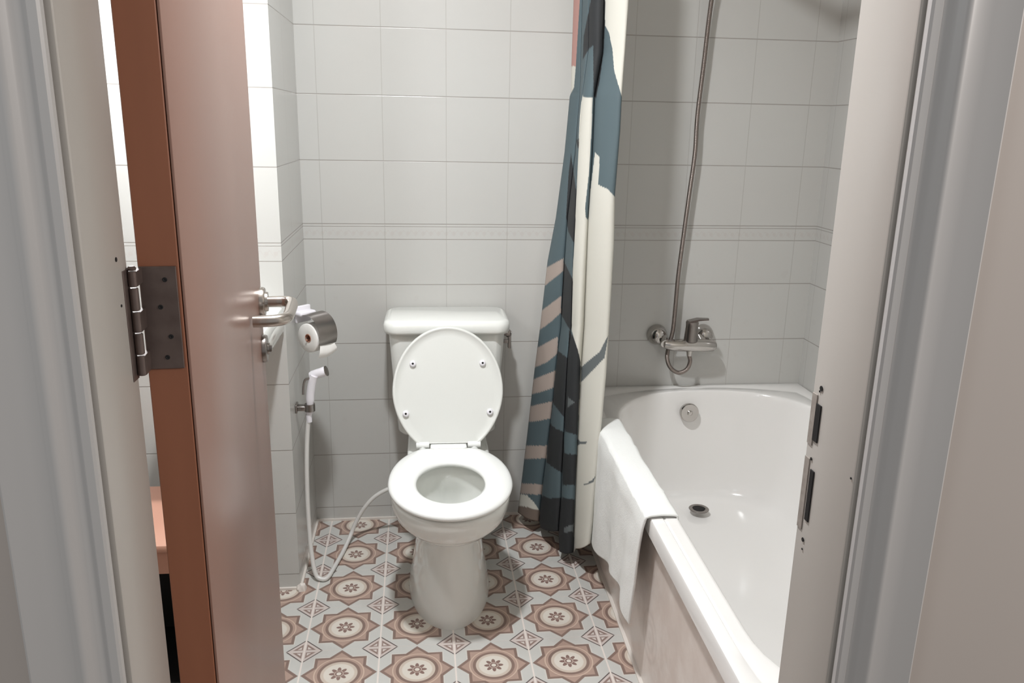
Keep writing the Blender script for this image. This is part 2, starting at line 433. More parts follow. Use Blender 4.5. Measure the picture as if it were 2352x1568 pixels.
#           hw     yw     bf     bb    z
body = [(0.122, -0.43, 0.248, 0.24, 0.0), (0.1225, -0.43, 0.249, 0.24, 0.012), (0.118, -0.43, 0.244, 0.24, 0.035), (0.110, -0.43, 0.230, 0.235, 0.085), (0.101, -0.43, 0.216, 0.23, 0.14), (0.094, -0.43, 0.207, 0.22, 0.195), (0.090, -0.43, 0.207, 0.215, 0.24), (0.092, -0.435, 0.215, 0.215, 0.262),
        (0.103, -0.46, 0.226, 0.22, 0.280), (0.122, -0.50, 0.232, 0.23, 0.296), (0.142, -0.55, 0.226, 0.235, 0.315), (0.156, -0.578, 0.223, 0.24, 0.338), (0.1625, -0.588, 0.222, 0.242, 0.362), (0.1655, -0.592, 0.222, 0.242, 0.388), (0.1645, -0.592, 0.221, 0.241, 0.397), (0.160, -0.592, 0.216, 0.237, 0.401)]
rings = [egg(*b[:5]) for b in body]
inner = [(0.118, -0.606, 0.155, 0.15, 0.401), (0.112, -0.606, 0.150, 0.145, 0.396), (0.109, -0.606, 0.147, 0.145, 0.36), (0.095, -0.592, 0.125, 0.14, 0.325), (0.070, -0.565, 0.085, 0.12, 0.288), (0.048, -0.535, 0.048, 0.08, 0.262), (0.03, -0.51, 0.03, 0.05, 0.25)]
rings2 = [egg(*b[:5]) for b in inner]
loft(bm, rings + rings2, True, True)
bobj('bowl', bm, M_CER, toi, angle=60)
bm = bmesh.new(); loft(bm, [egg(0.057, -0.548, 0.062, 0.098, z) for z in (0.272, 0.2755)])
bobj('bowl_water', bm, M_WATER, toi)
# ceramic shelf that carries the cistern
bm = bmesh.new()
def rrect(x0, x1, y0, y1, z, r, n=8, bow=0.0):
    out = []
    for cx, cy, a0 in ((x1-r, y1-r, 0), (x0+r, y1-r, PI/2), (x0+r, y0+r, PI), (x1-r, y0+r, 1.5*PI)):
        for k in range(n+1):
            a = a0 + PI/2*k/n; out.append(Vector((cx+r*math.cos(a), cy+r*math.sin(a), z)))
    xm, hx = (x0+x1)/2, (x1-x0)/2
    for p in out:
        if p.y < (y0+y1)/2: p.y -= bow*(1-((p.x-xm)/hx)**2)
    return out
loft(bm, [rrect(-0.105, 0.105, -0.40, -0.03, 0.25, 0.05), rrect(-0.115, 0.115, -0.41, -0.03, 0.33, 0.05), rrect(-0.125, 0.125, -0.42, -0.03, 0.375, 0.05), rrect(-0.125, 0.125, -0.42, -0.03, 0.392, 0.05), rrect(-0.12, 0.12, -0.415, -0.035, 0.397, 0.048)])
loft(bm, [rrect(-0.085, 0.085, -0.36, -0.12, 0.0, 0.03), rrect(-0.075, 0.075, -0.36, -0.10, 0.1, 0.03), rrect(-0.08, 0.08, -0.36, -0.06, 0.26, 0.03)])
bobj('rear_shelf', bm, M_CER, toi, angle=50)
# cistern
bm = bmesh.new()
loft(bm, [rrect(-0.150, 0.150, -0.185, -0.018, 0.392, 0.03, 8, 0.006), rrect(-0.158, 0.158, -0.192, -0.016, 0.402, 0.035, 8, 0.008), rrect(-0.170, 0.170, -0.20, -0.014, 0.55, 0.035, 8, 0.012), rrect(-0.180, 0.180, -0.208, -0.012, 0.70, 0.035, 8, 0.014), rrect(-0.182, 0.182, -0.209, -0.012, 0.735, 0.035, 8, 0.014)])
bobj('cistern', bm, M_CER, toi, angle=50)
bm = bmesh.new()
loft(bm, [rrect(-0.187, 0.187, -0.214, -0.006, 0.7345, 0.035, 8, 0.014), rrect(-0.195, 0.195, -0.223, -0.004, 0.738, 0.04, 8, 0.016), rrect(-0.198, 0.198, -0.226, -0.003, 0.746, 0.042, 8, 0.016), rrect(-0.198, 0.198, -0.226, -0.003, 0.763, 0.042, 8, 0.016), rrect(-0.194, 0.194, -0.222, -0.006, 0.773, 0.04, 8, 0.016), rrect(-0.182, 0.182, -0.210, -0.016, 0.779, 0.035, 8, 0.016)])
bobj('cistern_lid', bm, M_CER, toi, angle=60)
# side lever / inlet fitting at the right of the cistern
bm = bmesh.new(); tube(bm, [(0.18, -0.085, 0.705), (0.214, -0.085, 0.705)], 0.008, 14)
lathe(bm, (0.197, -0.085, 0.705), (1,0,0), [(0, 0.013), (0.012, 0.013), (0.014, 0.010)], 20)
box(bm, (0.203, -0.094, 0.655), (0.213, -0.076, 0.71), 0.002); box(bm, (0.186, -0.092, 0.672), (0.21, -0.08, 0.684), 0.002)
bobj('flush_lever', bm, M_CHROMED, toi)
# seat ring
def ring_out(z, g=0.0): return egg(0.172-g, -0.594, 0.226-g, 0.250-g, z, 96, 2.0, 2.15, -0.374-g*0.5)
def ring_in(z, g=0.0): return egg(0.0935+g, -0.607, 0.128+g, 0.128+g, z, 96, 2.0, 2.0)
bm = bmesh.new()
loft(bm, [ring_in(0.406, 0.004), ring_in(0.412, 0.0), ring_in(0.418, 0.002), ring_in(0.4225, 0.010), ring_in(0.4250, 0.025),
          ring_out(0.4255, 0.028), ring_out(0.424, 0.012), ring_out(0.4205, 0.004), ring_out(0.4150, 0.0), ring_out(0.408, 0.002), ring_out(0.4045, 0.008), ring_in(0.4045, 0.012), ring_in(0.406, 0.004)], False, False)
bmesh.ops.remove_doubles(bm, verts=bm.verts, dist=1e-6)
bobj('seat', bm, M_SEAT, toi, angle=60)
for sx in (-1, 1):
    bm = bmesh.new(); lathe(bm, (sx*0.078-0.02, -0.362, 0.428), (1,0,0), [(0, 0.008), (0.001, 0.010), (0.039, 0.010), (0.04, 0.008)], 24)
    lathe(bm, (sx*0.078, -0.362, 0.397), (0,0,1), [(0, 0.013), (0.02, 0.012), (0.03, 0.009)], 20)
    bobj('hinge', bm, M_SEAT, toi)
bm = bmesh.new(); loft(bm, [rrect(-0.055, 0.055, -0.392, -0.350, z, 0.012) for z in (0.41, 0.4285)] + [rrect(-0.052, 0.052, -0.388, -0.353, 0.432, 0.012)])
bobj('hinge_cover', bm, M_SEAT, toi, angle=50)
# raised lid, leaning on the cistern
lid = bpy.data.objects.new('seat_lid', None); S.collection.objects.link(lid); lid.parent = toi
lid.location = (0, -0.362, 0.428); lid.rotation_euler = (math.radians(90-17.5), 0, 0)     # local y runs up the lid, local -z faces... 
def lo(g, z):
    out = []
    for k in range(96):
        t = 2*PI*k/96; c, s = math.cos(t), math.sin(t)
        e = 2.0 if s > 0 else 1.86
        x = (0.1685-g)*math.copysign(abs(c)**(2/e), c); y = 0.163 + ((0.197 if s > 0 else 0.200)-g)*math.copysign(abs(s)**(2/e), s)
        out.append(Vector((x, max(y, 0.004+g*0.3), z)))
    return out
bm = bmesh.new()
loft(bm, [lo(0.008, -0.008), lo(0.002, -0.006), lo(0.0, -0.001), lo(0.0015, 0.005), lo(0.005, 0.0065), lo(0.0085, 0.006), lo(0.011, 0.0025), lo(0.03, 0.0022)])
lm = bobj('lid_panel', bm, M_LID, lid, angle=55)
for x_b, s_b in ((-0.106, 0.247), (0.106, 0.247), (-0.128, 0.096), (0.127, 0.098)):
    bm = bmesh.new(); lathe(bm, (x_b, s_b, 0.001), (0,0,1), [(0, 0.010), (0.008, 0.0095), (0.0105, 0.0075), (0.011, 0.0035), (0.0075, 0.003)], 24)
    o = bobj('buffer', bm, M_WPL, lid, angle=50)
    bm = bmesh.new(); lathe(bm, (x_b, s_b, 0.0105), (0,0,1), [(0, 0.0034), (0.0008, 0.0034)], 14)
    bmt = bm; me = bpy.data.meshes.new('screw_hole'); bmt.to_mesh(me); bmt.free()
    o.data.materials.append(M_HOLE)
    bmj = bmesh.new(); bmj.from_mesh(o.data); n0 = len(bmj.faces); bmj.from_mesh(me)
    bmj.faces.ensure_lookup_table()
    for f in bmj.faces[n0:]: f.material_index = 1
    bmj.to_mesh(o.data); bmj.free()
# flexible inlet hose from behind the bowl belongs to the sprayer

# ------------------------------------------------------------------ bathtub
TX0 = lambda y: 0.926 + (y)*0.024
TXR, TY0, TY1, ZR = XR-0.002, -0.002, -1.78, 0.485
tub = thing('bathtub', 'white built-in bathtub along the right wall behind a marbled panel', 'bathtub', (1.33, -0.9, 0.0))
TO = Vector((1.33, -0.9, 0))
def tub_in(g, z, k=1.0, nn=26):
    'inner outline, g shrinks it'
    pts = []
    hx = 0.352-g; cx = 1.333
    yb, bb = -0.40, 0.335-g*0.45
    yf, bf = -1.42, 0.27-g
    for i in range(nn+1):               # back end, from right to left
        a = PI*i/nn; c, s = math.cos(a), math.sin(a)
        pts.append((cx+hx*math.copysign(abs(c)**(2/2.3), c), yb+bb*abs(s)**(2/2.3)))
    for i in range(1, 12): pts.append((cx-hx, yb+(yf-yb)*i/12))
    for i in range(nn+1):
        a = PI+PI*i/nn; c, s = math.cos(a), math.sin(a)
        pts.append((cx+hx*math.copysign(abs(c)**(2/2.3), c), yf-bf*abs(s)**(2/2.3)))
    for i in range(1, 12): pts.append((cx+hx, yf+(yb-yf)*i/12))
    out = []
    for x, y in pts:
        x += (y+0.3)*0.024*max(0, (1.68-x)/0.7)     # follows the slight skew of the outer edge
        out.append(Vector((x, y, z))-TO)
    return out
base_in = tub_in(0, ZR)
def tub_out(ins, z):
    'matching points on the outer rectangle'
    out = []
    C = Vector((1.33, -0.9))
    for p in base_in:
        q = Vector((p.x, p.y)) ; ax, ay = q.x, q.y
        X0 = TX0(-0.9+ay)+ins-1.33; X1 = TXR-1.33-ins; Y0 = TY0-ins+0.9; Y1 = TY1+ins+0.9
        ts = []
        if ax < 0: ts.append(X0/ax)
        if ax > 0: ts.append(X1/ax)
        if ay > 0: ts.append(Y0/ay)
        if ay < 0: ts.append(Y1/ay)
        t = min(t for t in ts if t > 0)
        out.append(Vector((ax*t, ay*t, z)))
    # snap the points closest to the corners on to them
    for cx_, cy_ in ((0,0),(0,1),(1,0),(1,1)):
        Y = (TY0-ins+0.9) if cy_ else (TY1+ins+0.9)
        Xc = (TXR-1.33-ins) if cx_ else (TX0(Y-0.9)+ins-1.33)
        k = min(range(len(out)), key=lambda i: (out[i].x-Xc)**2+(out[i].y-Y)**2)
        out[k] = Vector((Xc, Y, z))
    return out
def lerp_ring(a, b, t): return [p.lerp(q, t) for p, q in zip(a, b)]
def setz(r, z): return [Vector((p.x, p.y, z)) for p in r]
R = [tub_out(0.0, ZR-0.045), tub_out(0.0, ZR-0.006), tub_out(0.002, ZR-0.0015), tub_out(0.006, ZR)]
o6 = R[-1]
R += [setz(lerp_ring(o6, base_in, 0.42), ZR+0.0005), setz(lerp_ring(o6, base_in, 0.47), ZR-0.0020), setz(lerp_ring(o6, base_in, 0.52), ZR-0.0020), setz(lerp_ring(o6, base_in, 0.57), ZR+0.0005), setz(lerp_ring(o6, base_in, 0.93), ZR), base_in]
bm = bmesh.new()
for g, z in ((0.003, 0.4835), (0.007, 0.479), (0.011, 0.468), (0.017, 0.44), (0.027, 0.38), (0.040, 0.30), (0.053, 0.22), (0.066, 0.165), (0.082, 0.13), (0.105, 0.110), (0.135, 0.103), (0.18, 0.100)):
    R.append(tub_in(g, z))
R.append(setz(lerp_ring(R[-1], [Vector((0, -0.0, 0))]*len(base_in), 0.5), 0.098))
loft(bm, R, False, True)
o = bobj('tub_shell', bm, M_TUB, tub, angle=40)
# tiled front panel
bm = bmesh.new()
loft(bm, [[Vector((TX0(y)+0.022+dx, y, z))-TO for z in (0.0, 0.438)] + [Vector((TX0(y)+0.022+dx+0.02, y, z))-TO for z in (0.438, 0.0)] for y, dx in ((-0.004, 0), (-0.6, 0), (-1.2, 0), (-1.78, 0))])
bobj('front_panel', bm, M_MARBLE, tub, smooth=False)
tub.children[-1]['label'] = 'beige marbled tile panel under the tub rim'
bm = bmesh.new()
loft(bm, [[Vector((TX0(y)+0.0125, y, 0.0))-TO, Vector((TX0(y)+0.0125, y, 0.005))-TO, Vector((TX0(y)+0.0225, y, 0.007))-TO, Vector((TX0(y)+0.0225, y, 0.0))-TO] for y in (-0.01, -0.9, -1.78)])
bobj('caulk_line', bm, M_CAULK, tub)
# overflow and drain
oc = Vector((1.300, -0.098, 0.413)) - TO; od = Vector((0.0, -1.0, 0.12)).normalized()
bm = bmesh.new(); lathe(bm, oc - od*0.02, od, [(0, 0.031), (0.012, 0.033), (0.018, 0.033), (0.022, 0.030), (0.0225, 0.010), (0.026, 0.006), (0.0265, 0.0005)], 40)
bobj('overflow_cover', bm, M_CHROME, tub, angle=30)
dc = Vector((1.306, -0.245, 0.0)) - TO
bm = bmesh.new(); lathe(bm, dc + Vector((0,0,0.1185)), (0,0,1), [(0, 0.032), (0.003, 0.034), (0.0045, 0.032), (0.004, 0.022), (0.0015, 0.021)], 40)
bobj('drain', bm, M_CHROMED, tub, angle=30)
bm = bmesh.new(); lathe(bm, dc + Vector((0,0,0.1216)), (0,0,1), [(0, 0.020), (0.0012, 0.020)], 30)
bobj('drain_hole', bm, M_HOLE, tub)

# ------------------------------------------------------------------ bath mixer and shower hose
mix = thing('bath_mixer', 'chrome single-lever bath mixer on the tiled wall above the tub', 'tap', (1.29, 0.0, 0.66))
def ml(x, y, z): return Vector((x-1.29, y, z-0.66))
for x, r in ((1.192, 0.036), (1.358, 0.036)):
    bm = bmesh.new(); lathe(bm, ml(x, 0.0, 0.672), (0,-1,0), [(0, r), (0.006, r), (0.020, r*0.93), (0.034, r*0.72), (0.043, r*0.45), (0.046, 0.001)], 40)
    bobj('escutcheon', bm, M_CHROME, mix, angle=60)
bm = bmesh.new()
P = [ml(1.205, -0.062, 0.652), ml(1.23, -0.066, 0.650), ml(1.28, -0.068, 0.650), ml(1.34, -0.066, 0.648), ml(1.375, -0.062, 0.646), ml(1.383, -0.060, 0.646)]
tube(bm, P, [0.014, 0.020, 0.0225, 0.0225, 0.020, 0.015], 24)
for x in (1.205, 1.34): tube(bm, [ml(x, -0.03, 0.668), ml(x, -0.066, 0.655)], 0.015, 20)
tube(bm, [ml(1.292, -0.068, 0.635), ml(1.292, -0.068, 0.612)], [0.012, 0.0085], 18)
bobj('mixer_body', bm, M_CHROME, mix, angle=45)
bm = bmesh.new()
lathe(bm, ml(1.293, -0.068, 0.665), (0.02,0,1), [(0, 0.024), (0.03, 0.022), (0.05, 0.021), (0.066, 0.022), (0.072, 0.018), (0.073, 0.001)], 32)
loft(bm, [[ml(1.278, -0.083, 0.728), ml(1.278, -0.055, 0.728), ml(1.278, -0.055, 0.736), ml(1.278, -0.083, 0.736)], [ml(1.308, -0.10, 0.742), ml(1.308, -0.07, 0.742), ml(1.308, -0.07, 0.748), ml(1.308, -0.10, 0.748)], [ml(1.335, -0.115, 0.748), ml(1.34, -0.095, 0.748), ml(1.34, -0.095, 0.752), ml(1.335, -0.115, 0.752)]])
bobj('lever', bm, M_CHROMED, mix, angle=45)
bm = bmesh.new()
Hp = [(1.292, -0.068, 0.614), (1.297, -0.068, 0.590), (1.288, -0.066, 0.563), (1.262, -0.062, 0.549), (1.234, -0.055, 0.565), (1.222, -0.045, 0.598), (1.228, -0.036, 0.64), (1.238, -0.036, 0.69), (1.241, -0.036, 0.77), (1.243, -0.036, 0.88), (1.250, -0.036, 1.0), (1.260, -0.036, 1.155), (1.269, -0.036, 1.29), (1.268, -0.036, 1.41), (1.276, -0.036, 1.57), (1.284, -0.038, 1.75), (1.30, -0.05, 1.95), (1.31, -0.06, 2.05)]
tube(bm, catmull(Hp, 10), 0.0072, 14)
tag(bobj('shower_hose', bm, M_FLEX), 'brown-grey metal shower hose looping under the bath mixer', 'hose')
# shower head bracket above the picture, holding the hose
sh = thing('hand_shower', 'chrome hand shower in its wall bracket over the hose', 'shower head', (1.31, 0.0, 2.05))
bm = bmesh.new(); tube(bm, [(0,0,0), (0,-0.06,0)], 0.012); bobj('wall_bracket', bm, M_CHROME, sh)
bm = bmesh.new(); tube(bm, [(0,-0.06,-0.0), (0,-0.09,0.10), (0,-0.13,0.17)], [0.010, 0.012, 0.012]); lathe(bm, (0,-0.13,0.17), (0,-1,-0.35), [(-0.01, 0.02), (0.01, 0.045), (0.03, 0.048), (0.033, 0.04)]); bobj('spray_body', bm, M_CHROME, sh)

# ------------------------------------------------------------------ shower curtain
XLpts = [(-500,1352),(-240,1334),(0,1318),(150,1313),(213,1312),(222,1309),(350,1297),(500,1277),(600,1258),(750,1241),(850,1228),(1000,1211),(1100,1199),(1180,1189),(1280,1182)]
XRpts = [(-500,1462),(-240,1454),(0,1444),(220,1428),(300,1424),(450,1412),(560,1410),(700,1402),(860,1392),(1000,1379),(1100,1370),(1200,1362),(1280,1352)]
F1 = [(-235,1343),(0,1338),(222,1332),(350,1322),(500,1304),(600,1297),(750,1289),(850,1276),(924,1270),(1023,1258),(1110,1247),(1175,1240),(1280,1232)]
F2 = [(-235,1358),(0,1353),(110,1352),(222,1337),(350,1328),(500,1321),(600,1316),(750,1312),(822,1304),(989,1296),(1086,1291),(1144,1289),(1205,1284),(1280,1281)]
F3 = [(-235,1392),(0,1388),(120,1385),(222,1366),(350,1361),(500,1351),(600,1347),(750,1341),(841,1335),(1000,1328),(1093,1324),(1258,1318),(1280,1317)]
def ip(P, t): return float(np.interp(t, [p[0] for p in P], [p[1] for p in P]))
SEG = [48, 40, 46, 66]; NC = sum(SEG); NR = 520
KEY = [-0.055, -0.150, -0.295, -0.345, -0.450]      # distance of each crease in front of the back wall
BUL = [0.035, 0.050, 0.050, 0.042]
BOTS = [(1176,1197), (1209,1219), (1264,1268), (1259,1247)]
ucol = []
for k, n in enumerate(SEG):
    for i in range(n): ucol.append((k, i/n))
ucol.append((3, 1.0))
bot = []
for k, t in ucol:
    a, b = BOTS[k]; v = a+(b-a)*t + 5*math.sin(PI*t)
    if t < 0.10 and k: v = BOTS[k-1][1]*(1-t/0.10) + v*(t/0.10)
    bot.append(v)
TOP = -235
PX = np.zeros((NR+1, NC+1)); PY = np.zeros_like(PX); verts = []
for j in range(NR+1):
    for i in range(NC+1):
        py = TOP + (bot[i]-TOP)*j/NR
        k, t = ucol[i]
        B = [ip(XLpts, py), ip(F1, py), ip(F2, py), ip(F3, py), ip(XRpts, py)]
        PX[j, i] = B[k] + (B[k+1]-B[k])*t; PY[j, i] = py
        f = j/NR
        w = 0.62+0.38*f
        d = KEY[k]+(KEY[k+1]-KEY[k])*t - BUL[k]*math.sqrt(max(0, 1-(2*t-1)**2))*(0.75+0.25*f)
        Y = -0.24 + (d+0.24)*w + 0.006*math.sin(py*0.009+k*2.1)*math.sin(PI*t)
        p = at(PX[j, i], py, Y); verts.append(tuple(p))
faces = [(j*(NC+1)+i, j*(NC+1)+i+1, (j+1)*(NC+1)+i+1, (j+1)*(NC+1)+i) for j in range(NR) for i in range(NC)]
TEAL, BLK, TAU, WHT, SAL, GRY, BRN = [rgb(*c)[:3] for c in ((84,99,104),(42,44,46),(170,156,147),(210,208,198),(180,138,130),(100,106,107),(122,108,98))]
def c5(P): return [(x/2.063+1150, y/2.063+560) for x, y in P]
def c4(P): return [(x/2.411+1150, y/2.411) for x, y in P]
POL = [
 (SAL, [(1280,-500),(1345,-500),(1332,0),(1323,152),(1290,152)]),
 (WHT, [(1290,150),(1323,152),(1319,200),(1312,214),(1290,222)]),
 (BLK, [(1368,-500),(1361,-60),(1357,4),(1341,83),(1339,137),(1352,114),(1363,104),(1363,222),(1370,224),(1378,182),(1386,124),(1390,58),(1391,-60),(1398,-500)]),
 (WHT, [(1398,-500),(1391,-60),(1390,58),(1399,75),(1407,112),(1411,162),(1428,222),(1475,222),(1475,-500)]),
 (BLK, c4([(390,850),(425,1100),(420,1200),(408,1350),(375,1280),(362,1200),(378,950)])),
 (BLK, c4([(420,775),(438,765),(434,840),(424,800)])),
 (WHT, [(1337,221),(1361,224),(1359,290),(1353,394),(1344,477),(1345,498),(1349,504),(1352,500),(1357,435),(1367,350),(1378,361),(1374,424),(1396,434),(1412,452),(1440,470),(1440,1300),(1317,1300),(1317,1258),(1323,1093),(1327,996),(1333,841),(1324,793),(1312,754),(1315,633),(1320,560),(1324,456),(1328,352),(1332,270)]),
 (TAU, c5([(200,122),(298,68),(298,125),(270,150),(180,222)])),
 (TAU, c5([(180,328),(287,245),(285,325),(240,368),(170,420)])),
 (TAU, c5([(150,505),(272,438),(268,520),(220,560),(120,604)])),
 (TAU, c5([(130,652),(262,598),(252,680),(190,702),(100,722)])),
 (TAU, c5([(110,776),(245,745),(238,825),(180,838),(90,846)])),
 (TAU, c5([(80,955),(222,955),(218,1015),(60,1020)])),
 (TAU, c5([(60,1132),(200,1138),(195,1188),(50,1180)])),
 (WHT, c5([(50,1176),(125,1190),(160,1225),(186,1268),(186,1330),(30,1330)])),
 (BRN, c5([(30,1232),(120,1245),(186,1262),(186,1340),(30,1340)])),
 (BLK, c5([(300,80),(343,170),(338,400),(330,410),(285,330),(292,200)])),
 (BLK, c5([(272,508),(318,540),(325,405),(345,440),(365,500),(378,560),(374,700),(362,905),(300,888),(300,820),(247,752)])),
 (GRY, c5([(320,725),(350,750),(318,775)])),
 (BLK, c5([(235,850),(262,875),(300,890),(303,1000),(292,1085),(255,1062),(218,1035)])),
 (BLK, c5([(303,992),(362,998),(352,1142),(292,1142),(295,1060)])),
 (BLK, c5([(196,1192),(240,1205),(288,1200),(350,1210),(345,1500),(180,1500),(180,1320)])),
 (GRY, c5([(300,1345),(345,1325),(342,1362),(300,1368)])),
 (GRY, c5([(540,380),(508,440),(492,540),(440,595),(382,655),(383,582),(470,510),(500,450)])),
 (GRY, c5([(362,922),(378,934),(426,940),(378,950),(360,956)])),
 (GRY, c5([(390,1142),(430,1122),(452,1095),(440,1126),(400,1144)])),
]
col = np.ones((NR+1, NC+1, 4)); col[..., :3] = TEAL
for c, P in POL:
    ins = np.zeros(PX.shape, bool); n = len(P)
    for k in range(n):
        x1, y1 = P[k]; x2, y2 = P[(k+1) % n]
        if y1 == y2: continue
        cond = ((y1 > PY) != (y2 > PY)) & (PX < (x2-x1)*(PY-y1)/(y2-y1)+x1)
        ins ^= cond
    col[ins, :3] = c
me = bpy.data.meshes.new('shower_curtain'); me.from_pydata(verts, [], faces); me.update()
at_ = me.color_attributes.new('print', 'FLOAT_COLOR', 'POINT'); at_.data.foreach_set('color', col.reshape(-1))
cur = link('shower_curtain', me, M_CURT, None, True, 180)
md = cur.modifiers.new('thickness', 'SOLIDIFY'); md.thickness = 0.0012; md.offset = 0
tag(cur, 'gathered shower curtain with teal, black, taupe and white print beside the tub', 'shower curtain')
rail = thing('curtain_rail', 'steel shower curtain rail over the tub edge', 'rail', (0.93, -0.9, 2.08))
bm = bmesh.new(); tube(bm, [(0, 0.9, 0), (0, -0.979, 0)], 0.012, 18); bobj('rod', bm, M_RAIL, rail)
for y, d in ((0.9, -1), (-0.979, 1)):
    bm = bmesh.new(); lathe(bm, (0, y, 0), (0, d, 0), [(0, 0.03), (0.006, 0.03), (0.012, 0.016)], 24); bobj('wall_flange', bm, M_RAIL, rail)

# ------------------------------------------------------------------ bath towel over the tub rim
yA, yB = -0.350, -0.992
def towel_pt(s, t):
    'cloth path across the rim: s 0..1 along y, t = path length from the inner side'
    y = yA + (yB-yA)*s
    xo = TX0(y) - 0.004; 
    # path: inner drop -> over rim -> outer drop
    rim_in = xo + 0.066 + 0.002*math.sin(s*9)
    L_in = 0.020; L_top = rim_in - xo
    if t < L_in:
        x = rim_in + 0.003; z = ZR + 0.006 - (L_in-t)*0.9; 
    elif t < L_in + L_top:
        q = (t-L_in)/L_top; x = rim_in - L_top*q; z = ZR + 0.006 + 0.0035*math.sin(PI*q)**0.5
    else:
        d = t - L_in - L_top
        x = xo - 0.004; z = ZR + 0.005 - d
        k = min(d/0.30, 1)
        x -= 0.003 + min(1, s/0.12)*0.012*k*(0.5+0.5*math.sin(s*8.5+0.6)) + 0.006*k*math.sin(s*21+1.2) + 0.010*math.sin(min(d/0.04,1)*PI/2)*0.5
        y += 0.02*k*(0.5-s)*0 
    return x, y, z
NS, NT = 110, 130
verts = []
for i in range(NS+1):
    s = i/NS
    Lout = 0.372 - 0.10*s + 0.012*math.sin(s*7)                 # hangs lower at the wall end
    if s > 0.80: Lout = 0.292 + (s-0.8)/0.2*0.02
    Lout += 0.0
    T_ = 0.020 + 0.066 + Lout
    for j in range(NT+1):
        t = T_*j/NT
        x, y, z = towel_pt(s, t)
        d = max(0, t-0.086)
        y += d*(0.10*(1-s)**2) + d*0.13*(s**3)      # the ends gather a little as the cloth hangs
        w = noise.noise(Vector((s*9, t*14, 0.3)))*0.0022
        verts.append((x+w, y, z+w*0.5))
faces = [(i*(NT+1)+j, (i+1)*(NT+1)+j, (i+1)*(NT+1)+j+1, i*(NT+1)+j+1) for i in range(NS) for j in range(NT)]
me = bpy.data.meshes.new('bath_towel'); me.from_pydata(verts, [], faces); me.update()
tw = link('bath_towel', me, M_TOWEL, None, True, 180)
md = tw.modifiers.new('thickness', 'SOLIDIFY'); md.thickness = 0.005; md.offset = 0
tag(tw, 'white bath towel draped over the rim of the tub', 'towel')

# ------------------------------------------------------------------ toilet paper in its holder on the recess wall
HX, HY2, HZ2 = 0.060, -0.262, 0.757
hold = thing('toilet_roll_holder', 'chrome covered toilet roll holder on the recess wall by the door handle', 'toilet roll holder', (0.036, HY2, HZ2), math.radians(-42))
bm = bmesh.new()
R1 = 0.057; A0, A1 = math.radians(118), math.radians(-28)
ring_n = 20
def arcp(r, a, y): return Vector((0.05 + r*math.cos(a)*0.95, y, 0.012 + r*math.sin(a)))
secs = []
for k in range(ring_n+1):
    a = A0 + (A1-A0)*k/ring_n
    secs.append([arcp(R1, a, -0.047), arcp(R1+0.002, a, -0.020), arcp(R1+0.002, a, 0.020), arcp(R1, a, 0.020)])
loft(bm, secs)
bobj('cover', bm, M_CHROMED, hold, angle=40)
bm = bmesh.new(); box(bm, (-0.012, -0.040, 0.035), (0.0, 0.015, 0.085), 0.003); box(bm, (-0.012, -0.045, 0.058), (0.026, 0.015, 0.072), 0.006, 3)
bobj('back_plate', bm, M_WPL, hold, angle=50)
bm = bmesh.new(); tube(bm, [(-0.004, 0.026, 0.04), (0.03, 0.028, 0.03), (0.05, 0.028, 0.006), (0.05, 0.024, 0.0), (0.05, -0.05, 0.0)], 0.003, 10)
tube(bm, [(-0.04, 0.0, 0.055), (-0.008, 0.0, 0.055)], 0.008, 10)
bobj('roll_arm', bm, M_CHROME, hold)
roll_t = thing('toilet_roll', 'white toilet roll with loose sheet hanging under the chrome cover', 'toilet roll', (0.036+0.05*math.cos(math.radians(42)), HY2-0.05*math.sin(math.radians(42)), HZ2), math.radians(-42))
bm = bmesh.new(); n = 48
loft(bm, [[Vector((r*math.cos(2*PI*k/n), y, r*math.sin(2*PI*k/n))) for k in range(n)] for r, y in ((0.013, -0.043), (0.041, -0.045), (0.043, -0.043), (0.043, 0.018), (0.041, 0.020), (0.013, 0.018), (0.013, -0.043))], False, False)
bmesh.ops.remove_doubles(bm, verts=bm.verts, dist=1e-6)
bobj('paper_roll', bm, M_PAPER, roll_t, angle=50)
bm = bmesh.new(); n = 24
loft(bm, [[Vector((r*math.cos(2*PI*k/n), y, r*math.sin(2*PI*k/n))) for k in range(n)] for r, y in ((0.0125, -0.044), (0.0125, 0.019), (0.011, 0.019), (0.011, -0.044), (0.0125, -0.044))], False, False)
bobj('cardboard_tube', bm, M_BOX, roll_t)
bm = bmesh.new()
sec = []
for k, (x, z) in enumerate([(0.0435, 0.01), (0.0445, -0.008), (0.048, -0.022), (0.051, -0.034), (0.049, -0.045), (0.041, -0.053)]):
    wob = 0.004*math.sin(k*1.3)
    sec.append([Vector((x, -0.042+wob, z)), Vector((x+0.0015, -0.02, z-0.004)), Vector((x, 0.0, z-0.002)), Vector((x+0.0015, 0.016-wob, z+0.004)), Vector((x-0.001, 0.016-wob, z+0.004)), Vector((x-0.001, 0.0, z-0.002)), Vector((x-0.001, -0.02, z-0.004)), Vector((x-0.001, -0.042+wob, z))])
loft(bm, sec); bobj('loose_sheet', bm, M_PAPER, roll_t, angle=60)

